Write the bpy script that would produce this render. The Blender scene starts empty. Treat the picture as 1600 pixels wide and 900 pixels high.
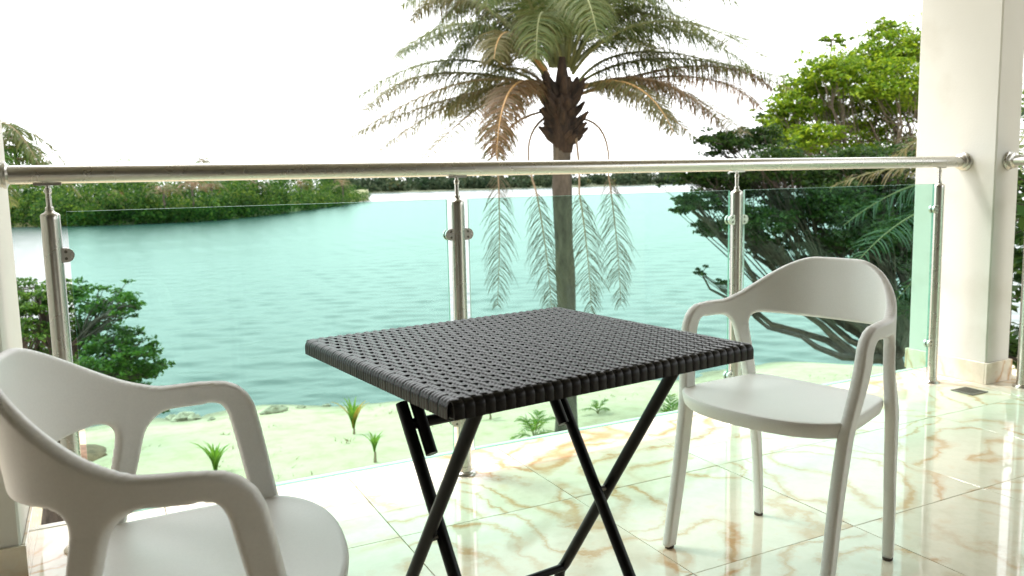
import bpy, math, random
import numpy as np
from mathutils import Vector, Matrix

rng = np.random.default_rng(7)
random.seed(7)
S = bpy.context.scene
COL = S.collection

# ------------------------------------------------------------------ camera
F_PX, PITCH, ROLL, YAW = 1278.863, 0.120137, -0.0215717, 0.467687
CAM_H, CAM_D, PP_Y = 1.03668, 2.603895, 436.2
CAM = np.array([0.0, -CAM_D, CAM_H])
FW = np.array([math.sin(YAW)*math.cos(PITCH), math.cos(YAW)*math.cos(PITCH), -math.sin(PITCH)])
_rt = np.array([math.cos(YAW), -math.sin(YAW), 0.0])
_up = np.cross(_rt, FW)
RT = _rt*math.cos(ROLL) + _up*math.sin(ROLL)
UP = -_rt*math.sin(ROLL) + _up*math.cos(ROLL)
cam_data = bpy.data.cameras.new('camera')
cam_data.sensor_width = 36.0
cam_data.lens = F_PX/1600*36.0
cam_data.shift_y = (PP_Y - 450)/1600
cam_data.clip_start, cam_data.clip_end = 0.05, 6000
cam_data.dof.use_dof = True
cam_data.dof.focus_distance = 2.0
cam_data.dof.aperture_fstop = 6.3
cam = bpy.data.objects.new('camera', cam_data)
COL.objects.link(cam)
cam.matrix_world = Matrix(((RT[0], UP[0], -FW[0], CAM[0]), (RT[1], UP[1], -FW[1], CAM[1]),
                           (RT[2], UP[2], -FW[2], CAM[2]), (0, 0, 0, 1)))
S.camera = cam

# ------------------------------------------------------------------ sky, sun, exposure
SUN_EL, SUN_AZ = math.radians(58), math.radians(-35)      # azimuth from +Y (lake) towards -X
w = bpy.data.worlds.new('World'); S.world = w; w.use_nodes = True
nt = w.node_tree; nt.nodes.clear()
sky = nt.nodes.new('ShaderNodeTexSky'); sky.sky_type = 'NISHITA'; sky.sun_disc = False
sky.sun_elevation = SUN_EL; sky.sun_rotation = SUN_AZ
sky.air_density = 1.0; sky.dust_density = 4.0; sky.ozone_density = 1.0
hs = nt.nodes.new('ShaderNodeHueSaturation'); hs.inputs['Saturation'].default_value = 0.12
ov = nt.nodes.new('ShaderNodeMix'); ov.data_type = 'RGBA'; ov.inputs['Factor'].default_value = 0.6
ov.inputs['B'].default_value = (11.0, 11.2, 11.2, 1)         # even overcast veil
bg = nt.nodes.new('ShaderNodeBackground'); bg.inputs['Strength'].default_value = 0.1
wo = nt.nodes.new('ShaderNodeOutputWorld')
nt.links.new(sky.outputs[0], hs.inputs['Color']); nt.links.new(hs.outputs[0], ov.inputs['A'])
nt.links.new(ov.outputs['Result'], bg.inputs['Color']); nt.links.new(bg.outputs[0], wo.inputs[0])
sd = bpy.data.lights.new('sun', 'SUN'); sd.energy = .9; sd.angle = math.radians(14); sd.color = (1, .96, .9)
sun = bpy.data.objects.new('sun', sd); COL.objects.link(sun)
sdir = Vector((math.sin(SUN_AZ)*math.cos(SUN_EL), math.cos(SUN_AZ)*math.cos(SUN_EL), math.sin(SUN_EL)))
sun.rotation_euler = sdir.to_track_quat('Z', 'Y').to_euler()
S.view_settings.view_transform = 'Standard'; S.view_settings.look = 'None'
S.view_settings.gamma = 1.0; S.view_settings.use_curve_mapping = False
S.view_settings.exposure = 1.95
S.cycles.max_bounces = 10; S.cycles.transparent_max_bounces = 24
S.cycles.diffuse_bounces = 4; S.cycles.glossy_bounces = 5
S.cycles.use_denoising = True

# ------------------------------------------------------------------ helpers
def P(px, py, depth):
    """world point seen at photo pixel (px, py), `depth` metres in front of the camera"""
    return CAM + (FW + RT*(px-800)/F_PX - UP*(py-PP_Y)/F_PX)*depth
def Pz(px, py, z):
    d = FW + RT*(px-800)/F_PX - UP*(py-PP_Y)/F_PX
    return CAM + d*((z-CAM_H)/d[2])

def mesh_np(name, v, f):
    v = np.asarray(v, np.float32); f = np.asarray(f, np.int32)
    me = bpy.data.meshes.new(name)
    n, k = f.shape
    me.vertices.add(len(v)); me.vertices.foreach_set('co', v.ravel())
    me.loops.add(n*k); me.loops.foreach_set('vertex_index', f.ravel())
    me.polygons.add(n); me.polygons.foreach_set('loop_start', np.arange(0, n*k, k, dtype=np.int32))
    me.update(calc_edges=True); me.validate()
    return me

class MB:
    """collects verts and faces of one mesh"""
    def __init__(s): s.v = []; s.f = []
    def add(s, v, f):
        o = len(s.v); s.v += [tuple(map(float, p)) for p in v]; s.f += [tuple(i+o for i in q) for q in f]; return s
    def box(s, x0, x1, y0, y1, z0, z1):
        return s.add([(x0,y0,z0),(x1,y0,z0),(x1,y1,z0),(x0,y1,z0),(x0,y0,z1),(x1,y0,z1),(x1,y1,z1),(x0,y1,z1)],
                     [(0,3,2,1),(4,5,6,7),(0,1,5,4),(1,2,6,5),(2,3,7,6),(3,0,4,7)])
    def bevbox(s, x0, x1, y0, y1, z0, z1, b=.002):
        """box with a chamfered top"""
        v = [(x0,y0,z0),(x1,y0,z0),(x1,y1,z0),(x0,y1,z0),(x0,y0,z1-b),(x1,y0,z1-b),(x1,y1,z1-b),(x0,y1,z1-b),
             (x0+b,y0+b,z1),(x1-b,y0+b,z1),(x1-b,y1-b,z1),(x0+b,y1-b,z1)]
        return s.add(v, [(0,3,2,1),(0,1,5,4),(1,2,6,5),(2,3,7,6),(3,0,4,7),(4,5,9,8),(5,6,10,9),(6,7,11,10),(7,4,8,11),(8,9,10,11)])
    def tube(s, pts, rad, n=10, cap=True, flat=None):
        """tube along pts; rad scalar or list"""
        pts = [np.asarray(p, float) for p in pts]; m = len(pts)
        if np.isscalar(rad): rad = [rad]*m
        t0 = pts[1]-pts[0]; t0 /= np.linalg.norm(t0)+1e-12
        ref = np.array([0, 0, 1.0]) if abs(t0[2]) < .9 else np.array([1.0, 0, 0])
        a = np.cross(ref, t0); a /= np.linalg.norm(a)
        vs = []
        for i, p in enumerate(pts):
            t = pts[min(i+1, m-1)]-pts[max(i-1, 0)]; t /= np.linalg.norm(t)+1e-12
            a = a-t*(a@t); a /= np.linalg.norm(a)+1e-12; b = np.cross(t, a)
            for k in range(n):
                an = 2*math.pi*k/n; vs.append(p+rad[i]*(math.cos(an)*a+math.sin(an)*b))
        fs = [(i*n+k, i*n+(k+1) % n, (i+1)*n+(k+1) % n, (i+1)*n+k) for i in range(m-1) for k in range(n)]
        if cap: fs += [tuple(range(n))[::-1], tuple((m-1)*n+k for k in range(n))]
        return s.add(vs, fs)
    def lathe(s, prof, o=(0,0,0), ax=(0,0,1), n=20):
        ax = np.asarray(ax, float); ax /= np.linalg.norm(ax); o = np.asarray(o, float)
        ref = np.array([1.0,0,0]) if abs(ax[0]) < .9 else np.array([0,1.0,0])
        a = np.cross(ref, ax); a /= np.linalg.norm(a); b = np.cross(ax, a)
        vs = [o+ax*h+r*(math.cos(2*math.pi*k/n)*a+math.sin(2*math.pi*k/n)*b) for r, h in prof for k in range(n)]
        fs = [(i*n+k, i*n+(k+1) % n, (i+1)*n+(k+1) % n, (i+1)*n+k) for i in range(len(prof)-1) for k in range(n)]
        fs += [tuple(range(n))[::-1], tuple((len(prof)-1)*n+k for k in range(n))]
        return s.add(vs, fs)
    def mesh(s, name, smooth=True):
        me = bpy.data.meshes.new(name); me.from_pydata(s.v, [], s.f); me.validate(); me.update()
        if smooth: shade(me)
        return me
    def build(s, name, mat, parent=None, smooth=True):
        return obj(name, s.mesh(name, smooth), mat, parent)

def shade(me, angle=40):
    me.polygons.foreach_set('use_smooth', np.ones(len(me.polygons), bool))
    try: me.set_sharp_from_angle(angle=math.radians(angle))
    except Exception: pass

def obj(name, me, mat, parent=None):
    o = bpy.data.objects.new(name, me); COL.objects.link(o)
    if mat is not None and len(me.materials) == 0: me.materials.append(mat)
    if parent is not None: o.parent = parent
    return o
def tag(o, label=None, cat=None, group=None, kind=None):
    for k, v in (('label', label), ('category', cat), ('group', group), ('kind', kind)):
        if v: o[k] = v
    return o
def empty(name, loc=(0,0,0), rz=0):
    o = bpy.data.objects.new(name, None); COL.objects.link(o)
    o.location = tuple(map(float, loc)); o.rotation_euler = (0, 0, rz); o.empty_display_size = .1
    return o
def dup(o, parent=None):
    c = o.copy(); COL.objects.link(c); c.parent = parent
    for ch in list(o.children): dup(ch, c)
    return c

# ------------------------------------------------------------------ materials
def mat(name):
    m = bpy.data.materials.new(name); m.use_nodes = True
    n = m.node_tree; b = n.nodes['Principled BSDF']
    return m, n, b
def N(n, t, **kw):
    x = n.nodes.new(t)
    for k, v in kw.items():
        if k in x.inputs: x.inputs[k].default_value = v
        else: setattr(x, k, v)
    return x
def ramp(n, fac, stops, interp='LINEAR'):
    r = n.nodes.new('ShaderNodeValToRGB'); r.color_ramp.interpolation = interp
    els = r.color_ramp.elements
    while len(els) < len(stops): els.new(.5)
    for e, (p, c) in zip(els, stops):
        e.position = p; e.color = c if len(c) == 4 else (*c, 1)
    n.links.new(fac, r.inputs['Fac']); return r
def bump(n, b, h, strength=.2, dist=.01):
    x = N(n, 'ShaderNodeBump', Strength=strength, Distance=dist)
    n.links.new(h, x.inputs['Height']); n.links.new(x.outputs[0], b.inputs['Normal']); return x

def m_plain(name, col, rough=.5, metal=0, noise=None, nb=0, scale=60, var=.12):
    m, n, b = mat(name)
    b.inputs['Roughness'].default_value = rough; b.inputs['Metallic'].default_value = metal
    tc = N(n, 'ShaderNodeTexCoord'); nz = N(n, 'ShaderNodeTexNoise', Scale=scale, Detail=5.0)
    n.links.new(tc.outputs['Object'], nz.inputs['Vector'])
    c2 = tuple(max(0, c*(1-var)) for c in col); c3 = tuple(min(1, c*(1+var*.5)) for c in col)
    r = ramp(n, nz.outputs['Fac'], [(.3, c2), (.7, c3)])
    n.links.new(r.outputs[0], b.inputs['Base Color'])
    if nb: bump(n, b, nz.outputs['Fac'], nb, .002)
    return m

def m_marble():
    m, n, b = mat('onyx_marble_tile')
    tc = N(n, 'ShaderNodeTexCoord'); oi = N(n, 'ShaderNodeObjectInfo')
    off = N(n, 'ShaderNodeVectorMath', operation='SCALE'); off.inputs['Scale'].default_value = 37.0
    cx = N(n, 'ShaderNodeCombineXYZ')
    for i in range(3): n.links.new(oi.outputs['Random'], cx.inputs[i])
    n.links.new(cx.outputs[0], off.inputs[0])
    add = N(n, 'ShaderNodeVectorMath', operation='ADD')
    n.links.new(tc.outputs['Object'], add.inputs[0]); n.links.new(off.outputs[0], add.inputs[1])
    # big warped field whose contour lines are the agate-like bands
    warp = N(n, 'ShaderNodeTexNoise', Scale=9.0, Detail=6.0, Roughness=.62)
    n.links.new(add.outputs[0], warp.inputs['Vector'])
    ws = N(n, 'ShaderNodeVectorMath', operation='SCALE'); ws.inputs['Scale'].default_value = .10
    n.links.new(warp.outputs['Color'], ws.inputs[0])
    wa = N(n, 'ShaderNodeVectorMath', operation='ADD'); n.links.new(add.outputs[0], wa.inputs[0]); n.links.new(ws.outputs[0], wa.inputs[1])
    fld = N(n, 'ShaderNodeTexNoise', Scale=1.7, Detail=1.5, Roughness=.4)
    n.links.new(wa.outputs[0], fld.inputs['Vector'])
    mul = N(n, 'ShaderNodeMath', operation='MULTIPLY'); mul.inputs[1].default_value = 74.0
    n.links.new(fld.outputs['Fac'], mul.inputs[0])
    sn = N(n, 'ShaderNodeMath', operation='SINE'); n.links.new(mul.outputs[0], sn.inputs[0])
    line = ramp(n, sn.outputs[0], [(.18, (0,0,0)), (.85, (.5,.5,.5)), (1.0, (1,1,1))])
    # where the bands are strong
    msk = N(n, 'ShaderNodeTexNoise', Scale=2.6, Detail=3.0, Roughness=.6)
    n.links.new(wa.outputs[0], msk.inputs['Vector'])
    mr = ramp(n, msk.outputs['Fac'], [(.33, (0.07,.07,.07)), (.56, (1,1,1))])
    f1 = N(n, 'ShaderNodeMath', operation='MULTIPLY'); n.links.new(line.outputs[0], f1.inputs[0]); n.links.new(mr.outputs[0], f1.inputs[1])
    fine = N(n, 'ShaderNodeTexNoise', Scale=14.0, Detail=5.0, Roughness=.65)
    n.links.new(add.outputs[0], fine.inputs['Vector'])
    base = ramp(n, fine.outputs['Fac'], [(.3, (.68,.61,.48)), (.55, (.76,.69,.57)), (.75, (.72,.59,.43))])
    vcol = ramp(n, fine.outputs['Fac'], [(.3, (.52,.30,.145)), (.7, (.64,.44,.265))])
    mx = N(n, 'ShaderNodeMix', data_type='RGBA')
    n.links.new(f1.outputs[0], mx.inputs['Factor']); n.links.new(base.outputs[0], mx.inputs['A']); n.links.new(vcol.outputs[0], mx.inputs['B'])
    n.links.new(mx.outputs['Result'], b.inputs['Base Color'])
    b.inputs['Roughness'].default_value = .04; b.inputs['IOR'].default_value = 1.55
    sm = N(n, 'ShaderNodeTexNoise', Scale=5.0, Detail=4.0); n.links.new(tc.outputs['Object'], sm.inputs['Vector'])
    rr = ramp(n, sm.outputs['Fac'], [(.35, (.02,.02,.02)), (.75, (.09,.09,.09))]); n.links.new(rr.outputs[0], b.inputs['Roughness'])
    return m

def m_steel(name, axis='z'):
    m, n, b = mat(name)
    b.inputs['Metallic'].default_value = 1.0; b.inputs['Roughness'].default_value = .27
    tc = N(n, 'ShaderNodeTexCoord'); mp = N(n, 'ShaderNodeMapping')
    sc = {'z': (900,900,3), 'x': (3,900,900), 'y': (900,3,900), 'n': (60,60,60)}[axis]
    mp.inputs['Scale'].default_value = sc; n.links.new(tc.outputs['Object'], mp.inputs['Vector'])
    nz = N(n, 'ShaderNodeTexNoise', Scale=1.0, Detail=3.0); n.links.new(mp.outputs[0], nz.inputs['Vector'])
    r = ramp(n, nz.outputs['Fac'], [(.2, (.56,.545,.505)), (.8, (.585,.57,.53))]); n.links.new(r.outputs[0], b.inputs['Base Color'])
    st = N(n, 'ShaderNodeTexNoise', Scale=9.0, Detail=6.0); n.links.new(tc.outputs['Object'], st.inputs['Vector'])
    rr = ramp(n, st.outputs['Fac'], [(.3, (.26,.26,.26)), (.75, (.29,.29,.29))]); n.links.new(rr.outputs[0], b.inputs['Roughness'])
    return m

def m_glass():
    m = bpy.data.materials.new('green_tinted_glass'); m.use_nodes = True
    n = m.node_tree; n.nodes.clear()
    out = N(n, 'ShaderNodeOutputMaterial'); tr = N(n, 'ShaderNodeBsdfTransparent'); gl = N(n, 'ShaderNodeBsdfGlossy')
    tr.inputs['Color'].default_value = (.715, .885, .835, 1)          # each of the two faces
    gl.inputs['Roughness'].default_value = .0; gl.inputs['Color'].default_value = (.9, 1, .97, 1)
    fr = N(n, 'ShaderNodeFresnel'); ge = N(n, 'ShaderNodeNewGeometry'); io = N(n, 'ShaderNodeMapRange')
    io.inputs['To Min'].default_value = 1.22; io.inputs['To Max'].default_value = 1/1.22      # thin pane: no inner total reflection
    n.links.new(ge.outputs['Backfacing'], io.inputs['Value']); n.links.new(io.outputs[0], fr.inputs['IOR']); mx = N(n, 'ShaderNodeMixShader')
    n.links.new(fr.outputs[0], mx.inputs[0]); n.links.new(tr.outputs[0], mx.inputs[1]); n.links.new(gl.outputs[0], mx.inputs[2])
    n.links.new(mx.outputs[0], out.inputs[0])
    return m

def pane(parent, x0, x1, y0, y1):
    me = MB().bevbox(x0, x1, y0, y1, .082, .977, .001).mesh('glass_pane', False)
    me.materials.append(M['glass']); me.materials.append(M['glass_edge'])
    thin_x = (x1-x0) < (y1-y0)
    for p in me.polygons:
        if abs(p.normal[0 if thin_x else 1]) < .9: p.material_index = 1
    return obj('glass_pane', me, None, parent)

def m_leaf(name, cols, trans=.35, rough=.5, patch=0):
    m = bpy.data.materials.new(name); m.use_nodes = True
    n = m.node_tree; n.nodes.clear()
    out = N(n, 'ShaderNodeOutputMaterial'); g = N(n, 'ShaderNodeNewGeometry')
    st = [(i/max(1, len(cols)-1), c) for i, c in enumerate(cols)]
    r = ramp(n, g.outputs['Random Per Island'], st)
    pb = N(n, 'ShaderNodeBsdfPrincipled', Roughness=rough); pb.inputs['Specular IOR Level'].default_value = .18; tl = N(n, 'ShaderNodeBsdfTranslucent')
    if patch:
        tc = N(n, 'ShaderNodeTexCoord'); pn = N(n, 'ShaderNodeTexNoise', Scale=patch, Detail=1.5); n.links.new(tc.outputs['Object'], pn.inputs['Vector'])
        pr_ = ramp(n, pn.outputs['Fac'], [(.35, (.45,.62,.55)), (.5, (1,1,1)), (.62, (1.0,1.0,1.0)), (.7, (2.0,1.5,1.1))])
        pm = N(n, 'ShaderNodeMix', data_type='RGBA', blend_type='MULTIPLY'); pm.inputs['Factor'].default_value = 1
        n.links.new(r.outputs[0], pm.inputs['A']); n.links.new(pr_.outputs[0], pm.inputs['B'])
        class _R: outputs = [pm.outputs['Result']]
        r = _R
    n.links.new(r.outputs[0], pb.inputs['Base Color'])
    hv = N(n, 'ShaderNodeHueSaturation'); hv.inputs['Value'].default_value = 1.5; hv.inputs['Hue'].default_value = .485
    n.links.new(r.outputs[0], hv.inputs['Color']); n.links.new(hv.outputs[0], tl.inputs['Color'])
    mx = N(n, 'ShaderNodeMixShader'); mx.inputs[0].default_value = trans
    n.links.new(pb.outputs[0], mx.inputs[1]); n.links.new(tl.outputs[0], mx.inputs[2]); n.links.new(mx.outputs[0], out.inputs[0])
    return m

def m_bark(name, c1, c2, scale=14):
    m, n, b = mat(name)
    tc = N(n, 'ShaderNodeTexCoord'); mp = N(n, 'ShaderNodeMapping'); mp.inputs['Scale'].default_value = (1, 1, .35)
    n.links.new(tc.outputs['Object'], mp.inputs['Vector'])
    nz = N(n, 'ShaderNodeTexNoise', Scale=scale, Detail=8.0, Roughness=.7); n.links.new(mp.outputs[0], nz.inputs['Vector'])
    r = ramp(n, nz.outputs['Fac'], [(.32, c1), (.68, c2)]); n.links.new(r.outputs[0], b.inputs['Base Color'])
    b.inputs['Roughness'].default_value = .9; bump(n, b, nz.outputs['Fac'], .8, .03)
    return m

def m_sand():
    m, n, b = mat('pale_sand')
    tc = N(n, 'ShaderNodeTexCoord')
    a = N(n, 'ShaderNodeTexNoise', Scale=.55, Detail=6.0, Roughness=.6); n.links.new(tc.outputs['Object'], a.inputs['Vector'])
    c = N(n, 'ShaderNodeTexNoise', Scale=2.4, Detail=8.0, Roughness=.7); n.links.new(tc.outputs['Object'], c.inputs['Vector'])
    base = ramp(n, c.outputs['Fac'], [(.28, (.33,.27,.16)), (.5, (.46,.40,.27)), (.72, (.50,.45,.32))])
    patch = ramp(n, a.outputs['Fac'], [(.52, (0,0,0)), (.72, (.75,.75,.75))])
    spots = ramp(n, c.outputs['Fac'], [(.60, (0,0,0)), (.70, (1,1,1))])
    mu = N(n, 'ShaderNodeMath', operation='MULTIPLY'); n.links.new(patch.outputs[0], mu.inputs[0]); n.links.new(spots.outputs[0], mu.inputs[1])
    mx = N(n, 'ShaderNodeMix', data_type='RGBA'); mx.inputs['B'].default_value = (.30, .27, .12, 1)
    n.links.new(mu.outputs[0], mx.inputs['Factor']); n.links.new(base.outputs[0], mx.inputs['A'])
    sz = N(n, 'ShaderNodeSeparateXYZ'); n.links.new(tc.outputs['Object'], sz.inputs[0])
    wn = N(n, 'ShaderNodeMath', operation='MULTIPLY_ADD'); wn.inputs[1].default_value = .18; n.links.new(c.outputs['Fac'], wn.inputs[0]); n.links.new(sz.outputs['Z'], wn.inputs[2])
    mr_ = N(n, 'ShaderNodeMapRange'); mr_.inputs['From Min'].default_value = -3.90; mr_.inputs['From Max'].default_value = -3.72; mr_.inputs['To Min'].default_value = .45; mr_.inputs['To Max'].default_value = 1.0
    n.links.new(wn.outputs[0], mr_.inputs['Value'])
    wet = N(n, 'ShaderNodeMix', data_type='RGBA', blend_type='MULTIPLY'); wet.inputs['Factor'].default_value = 1      # wet sand at the waterline
    n.links.new(mx.outputs['Result'], wet.inputs['A']); n.links.new(mr_.outputs[0], wet.inputs['B'])
    n.links.new(wet.outputs['Result'], b.inputs['Base Color']); b.inputs['Roughness'].default_value = .95
    bump(n, b, c.outputs['Fac'], .6, .06)
    return m

def m_water():
    m, n, b = mat('lake_water')
    b.inputs['Base Color'].default_value = (.02, .05, .045, 1); b.inputs['Roughness'].default_value = .25; b.inputs['IOR'].default_value = 1.333
    tc = N(n, 'ShaderNodeTexCoord'); mp = N(n, 'ShaderNodeMapping'); mp.inputs['Scale'].default_value = (.55, 1.25, 1); mp.inputs['Rotation'].default_value = (0, 0, .35)
    n.links.new(tc.outputs['Object'], mp.inputs['Vector'])
    a = N(n, 'ShaderNodeTexNoise', Scale=1.1, Detail=5.0, Roughness=.6); n.links.new(mp.outputs[0], a.inputs['Vector'])
    c = N(n, 'ShaderNodeTexNoise', Scale=.09, Detail=3.0); n.links.new(mp.outputs[0], c.inputs['Vector'])
    ad = N(n, 'ShaderNodeMath', operation='MULTIPLY_ADD'); ad.inputs[1].default_value = 1.2
    n.links.new(c.outputs['Fac'], ad.inputs[0]); n.links.new(a.outputs['Fac'], ad.inputs[2])
    bump(n, b, ad.outputs[0], .18, .12)
    return m

def m_plaster():
    m, n, b = mat('white_plaster')
    tc = N(n, 'ShaderNodeTexCoord')
    a = N(n, 'ShaderNodeTexNoise', Scale=90.0, Detail=4.0); n.links.new(tc.outputs['Object'], a.inputs['Vector'])
    c = N(n, 'ShaderNodeTexNoise', Scale=3.0, Detail=5.0); n.links.new(tc.outputs['Object'], c.inputs['Vector'])
    r = ramp(n, c.outputs['Fac'], [(.28, (.58,.56,.50)), (.45, (.65,.64,.59)), (.7, (.67,.66,.615))]); n.links.new(r.outputs[0], b.inputs['Base Color'])
    b.inputs['Roughness'].default_value = .6; bump(n, b, a.outputs['Fac'], .25, .002)
    return m

M = dict(
    glass_edge=m_plain('polished_glass_edge', (.26,.46,.38), .25, scale=40), marble=m_marble(), plaster=m_plaster(), sand=m_sand(), water=m_water(), glass=m_glass(),
    steel_z=m_steel('brushed_steel', 'z'), steel_x=m_steel('brushed_steel_rail', 'x'), steel_y=m_steel('brushed_steel_side_rail', 'y'), steel=m_steel('satin_steel', 'n'),
    grout=m_plain('grout', (.42,.40,.34), .9, scale=30), trim=m_plain('edge_trim_stone', (.72,.69,.62), .35, scale=20),
    concrete=m_plain('slab_concrete', (.5,.48,.44), .9, scale=8, nb=.3), ceiling=m_plain('ceiling_paint', (.30,.28,.24), .8, scale=3, var=.04), wallpaint=m_plain('beige_wall_paint', (.20,.18,.15), .8, scale=3, var=.06),
    plastic=m_plain('white_plastic', (.83,.825,.795), .42, scale=260, var=.03, nb=.08), pad=m_plain('dark_foot_pad', (.08,.06,.05), .7),
    weave=m_plain('dark_woven_plastic', (.0075,.0065,.0055), .30, scale=90, var=.3, nb=.1), core=m_plain('dark_table_core', (.012,.011,.010), .6),
    tube=m_plain('black_painted_steel', (.005,.0048,.0045), .36, scale=40, var=.5, nb=.05), rubber=m_plain('black_rubber', (.012,.012,.012), .6),
    screw=m_plain('screw_head', (.16,.15,.13), .4, 1.0), grate=m_plain('drain_grate', (.22,.21,.19), .45, .8), drain_shade=m_plain('drain_shade_black', (.01,.01,.01), .9),
    rock=m_bark('shore_rock', (.16,.14,.10), (.42,.38,.28), 5), soil=m_plain('leaf_litter_soil', (.20,.12,.07), .95, scale=7, var=.5, nb=.8),
    bark=m_bark('grey_bark', (.07,.055,.04), (.22,.18,.14)), darkbark=m_bark('dark_bark', (.025,.02,.016), (.09,.07,.055)),
    palmbark=m_bark('palm_bark', (.035,.028,.022), (.15,.125,.095), 7), boot=m_bark('old_palm_leaf_base', (.006,.004,.003), (.06,.034,.019), 9),
    palm_green=m_leaf('palm_leaflet_green', [(.045,.076,.020),(.080,.108,.032),(.13,.14,.050)], .40),
    palm_olive=m_leaf('palm_leaflet_olive', [(.065,.078,.026),(.105,.10,.038),(.145,.12,.055)], .38),
    palm_brown=m_leaf('palm_leaflet_dry', [(.12,.07,.03),(.16,.10,.05),(.09,.075,.035)], .3),
    palm_grey=m_leaf('palm_leaflet_dead', [(.075,.072,.045),(.12,.10,.065),(.09,.088,.055)], .25),
    rachis_g=m_plain('rachis_green', (.16,.17,.06), .5), rachis_o=m_plain('rachis_orange', (.42,.24,.08), .5), rachis_b=m_plain('rachis_dry', (.24,.17,.10), .7),
    leaf_bright=m_leaf('leaf_bright', [(.04,.10,.006),(.10,.20,.010),(.22,.30,.02),(.07,.15,.008)], .45),
    leaf_dark=m_leaf('leaf_dark', [(.010,.032,.008),(.020,.058,.011),(.050,.095,.016),(.013,.040,.009)], .34),
    leaf_mid=m_leaf('leaf_mid', [(.016,.06,.009),(.042,.115,.015),(.09,.18,.025)], .4),
    leaf_palmdark=m_leaf('palm_leaflet_dark', [(.008,.03,.012),(.02,.055,.022),(.04,.08,.03)], .3),  # dark blue-green palm leaflets
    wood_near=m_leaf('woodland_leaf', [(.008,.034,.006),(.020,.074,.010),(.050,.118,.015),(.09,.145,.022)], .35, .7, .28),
    wood_far=m_leaf('far_woodland_leaf', [(.022,.042,.022),(.038,.062,.030),(.055,.07,.035)], .25, .8, .07),
    seedling=m_leaf('seedling_leaf', [(.05,.13,.012),(.10,.21,.02),(.18,.27,.03)], .4), seedling_y=m_leaf('seedling_yellow_leaf', [(.36,.27,.03),(.38,.22,.04)], .4),
)

M['weave'].node_tree.nodes['Principled BSDF'].inputs['Specular IOR Level'].default_value = .25
M['tube'].node_tree.nodes['Principled BSDF'].inputs['Specular IOR Level'].default_value = .22

# ------------------------------------------------------------------ the setting: ground, lake, far banks
WATER_Z = -4.0
def shore_y(x): return 16.6 - .16*x - .012*np.maximum(x-4, 0)**2*.6 + .35*np.sin(x*.9) + .18*np.sin(x*2.3+1)
def ground_z(x, y):
    ys = shore_y(x); z = np.full_like(y, -3.3)
    t = np.clip((y-(ys-6.5))/6.5, 0, 3.5)
    return z - .70*t**1.4 + .05*np.sin(x*1.3)*np.sin(y*1.1)*(y > 1) + np.where(x < -1.2, .0, 0)
def gz(x, y): return float(ground_z(np.array([x]), np.array([y]))[0])
xs = np.concatenate([np.linspace(-400, -22, 8), np.linspace(-20, 45, 150), np.linspace(50, 400, 8)])
ys = np.concatenate([np.linspace(-400, -1, 8), np.linspace(0, 28, 90)])
X, Y = np.meshgrid(xs, ys, indexing='ij'); Z = ground_z(X, Y)
nx, ny = X.shape
idx = np.arange(nx*ny).reshape(nx, ny)
fq = np.stack([idx[:-1,:-1], idx[1:,:-1], idx[1:,1:], idx[:-1,1:]], -1).reshape(-1, 4)
me = mesh_np('garden_ground', np.stack([X, Y, Z], -1).reshape(-1, 3), fq); shade(me, 180)
tag(obj('garden_ground', me, M['sand']), kind='structure')
# the lake: rippled sheet, finer towards the garden
rr_ = np.concatenate([np.geomspace(11, 170, 560), np.geomspace(172, 4000, 90)]); aa_ = np.radians(np.linspace(-52, 100, 900))
RR, AA = np.meshgrid(rr_, aa_, indexing='ij'); LX = RR*np.sin(AA); LY = -CAM_D+RR*np.cos(AA); LZ = np.full_like(LX, WATER_Z)
cell = np.gradient(rr_)[:, None]; cell = np.maximum(cell, RR*(aa_[1]-aa_[0]))
for k in range(30):
    lam = .32*10**rng.uniform(0, .85); ang = 1.1+rng.normal(0, .55); kk = 2*math.pi/lam
    LZ += .019/kk*np.clip((lam/cell-2.5)/2.5, 0, 1)*np.sin(kk*(LX*math.cos(ang)+LY*math.sin(ang))+rng.uniform(0, 6.28))*(1+.5*np.sin(LX*.11+LY*.07+k))
nx, ny = LX.shape; idx = np.arange(nx*ny).reshape(nx, ny)
fq = np.stack([idx[:-1,:-1], idx[:-1,1:], idx[1:,1:], idx[1:,:-1]], -1).reshape(-1, 4)
me = mesh_np('lake', np.stack([LX, LY, LZ], -1).reshape(-1, 3), fq[:, ::-1]); shade(me, 180)
tag(obj('lake', me, M['water']), kind='structure')

def leaf_quads(c, nrm, direc, L, Wd, fold=.15):
    """c centres (n,3), unit normals and directions; one leaf-shaped quad each"""
    side = np.cross(nrm, direc); side /= np.linalg.norm(side, axis=1, keepdims=True)+1e-9
    L = np.asarray(L).reshape(-1, 1); Wd = np.asarray(Wd).reshape(-1, 1)
    a = c-direc*L*.5; b = c+side*Wd*.5+nrm*L*fold*.5; d = c+direc*L*.5-nrm*L*fold*.3; e = c-side*Wd*.5+nrm*L*fold*.5
    v = np.stack([a, b, d, e], 1).reshape(-1, 3)
    return v, np.arange(len(v)).reshape(-1, 4)
def unit(v): return v/(np.linalg.norm(v, axis=-1, keepdims=True)+1e-9)
def rand_leaves(c, L, up=.8, spread=.8, ratio=.55):
    n = len(c)
    nrm = unit(np.array([0, 0, up])+rng.normal(0, spread, (n, 3)))
    d = unit(np.cross(nrm, rng.normal(0, 1, (n, 3))))
    l = L*rng.uniform(.6, 1.3, n)
    return leaf_quads(c, nrm, d, l, l*ratio)

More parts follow.
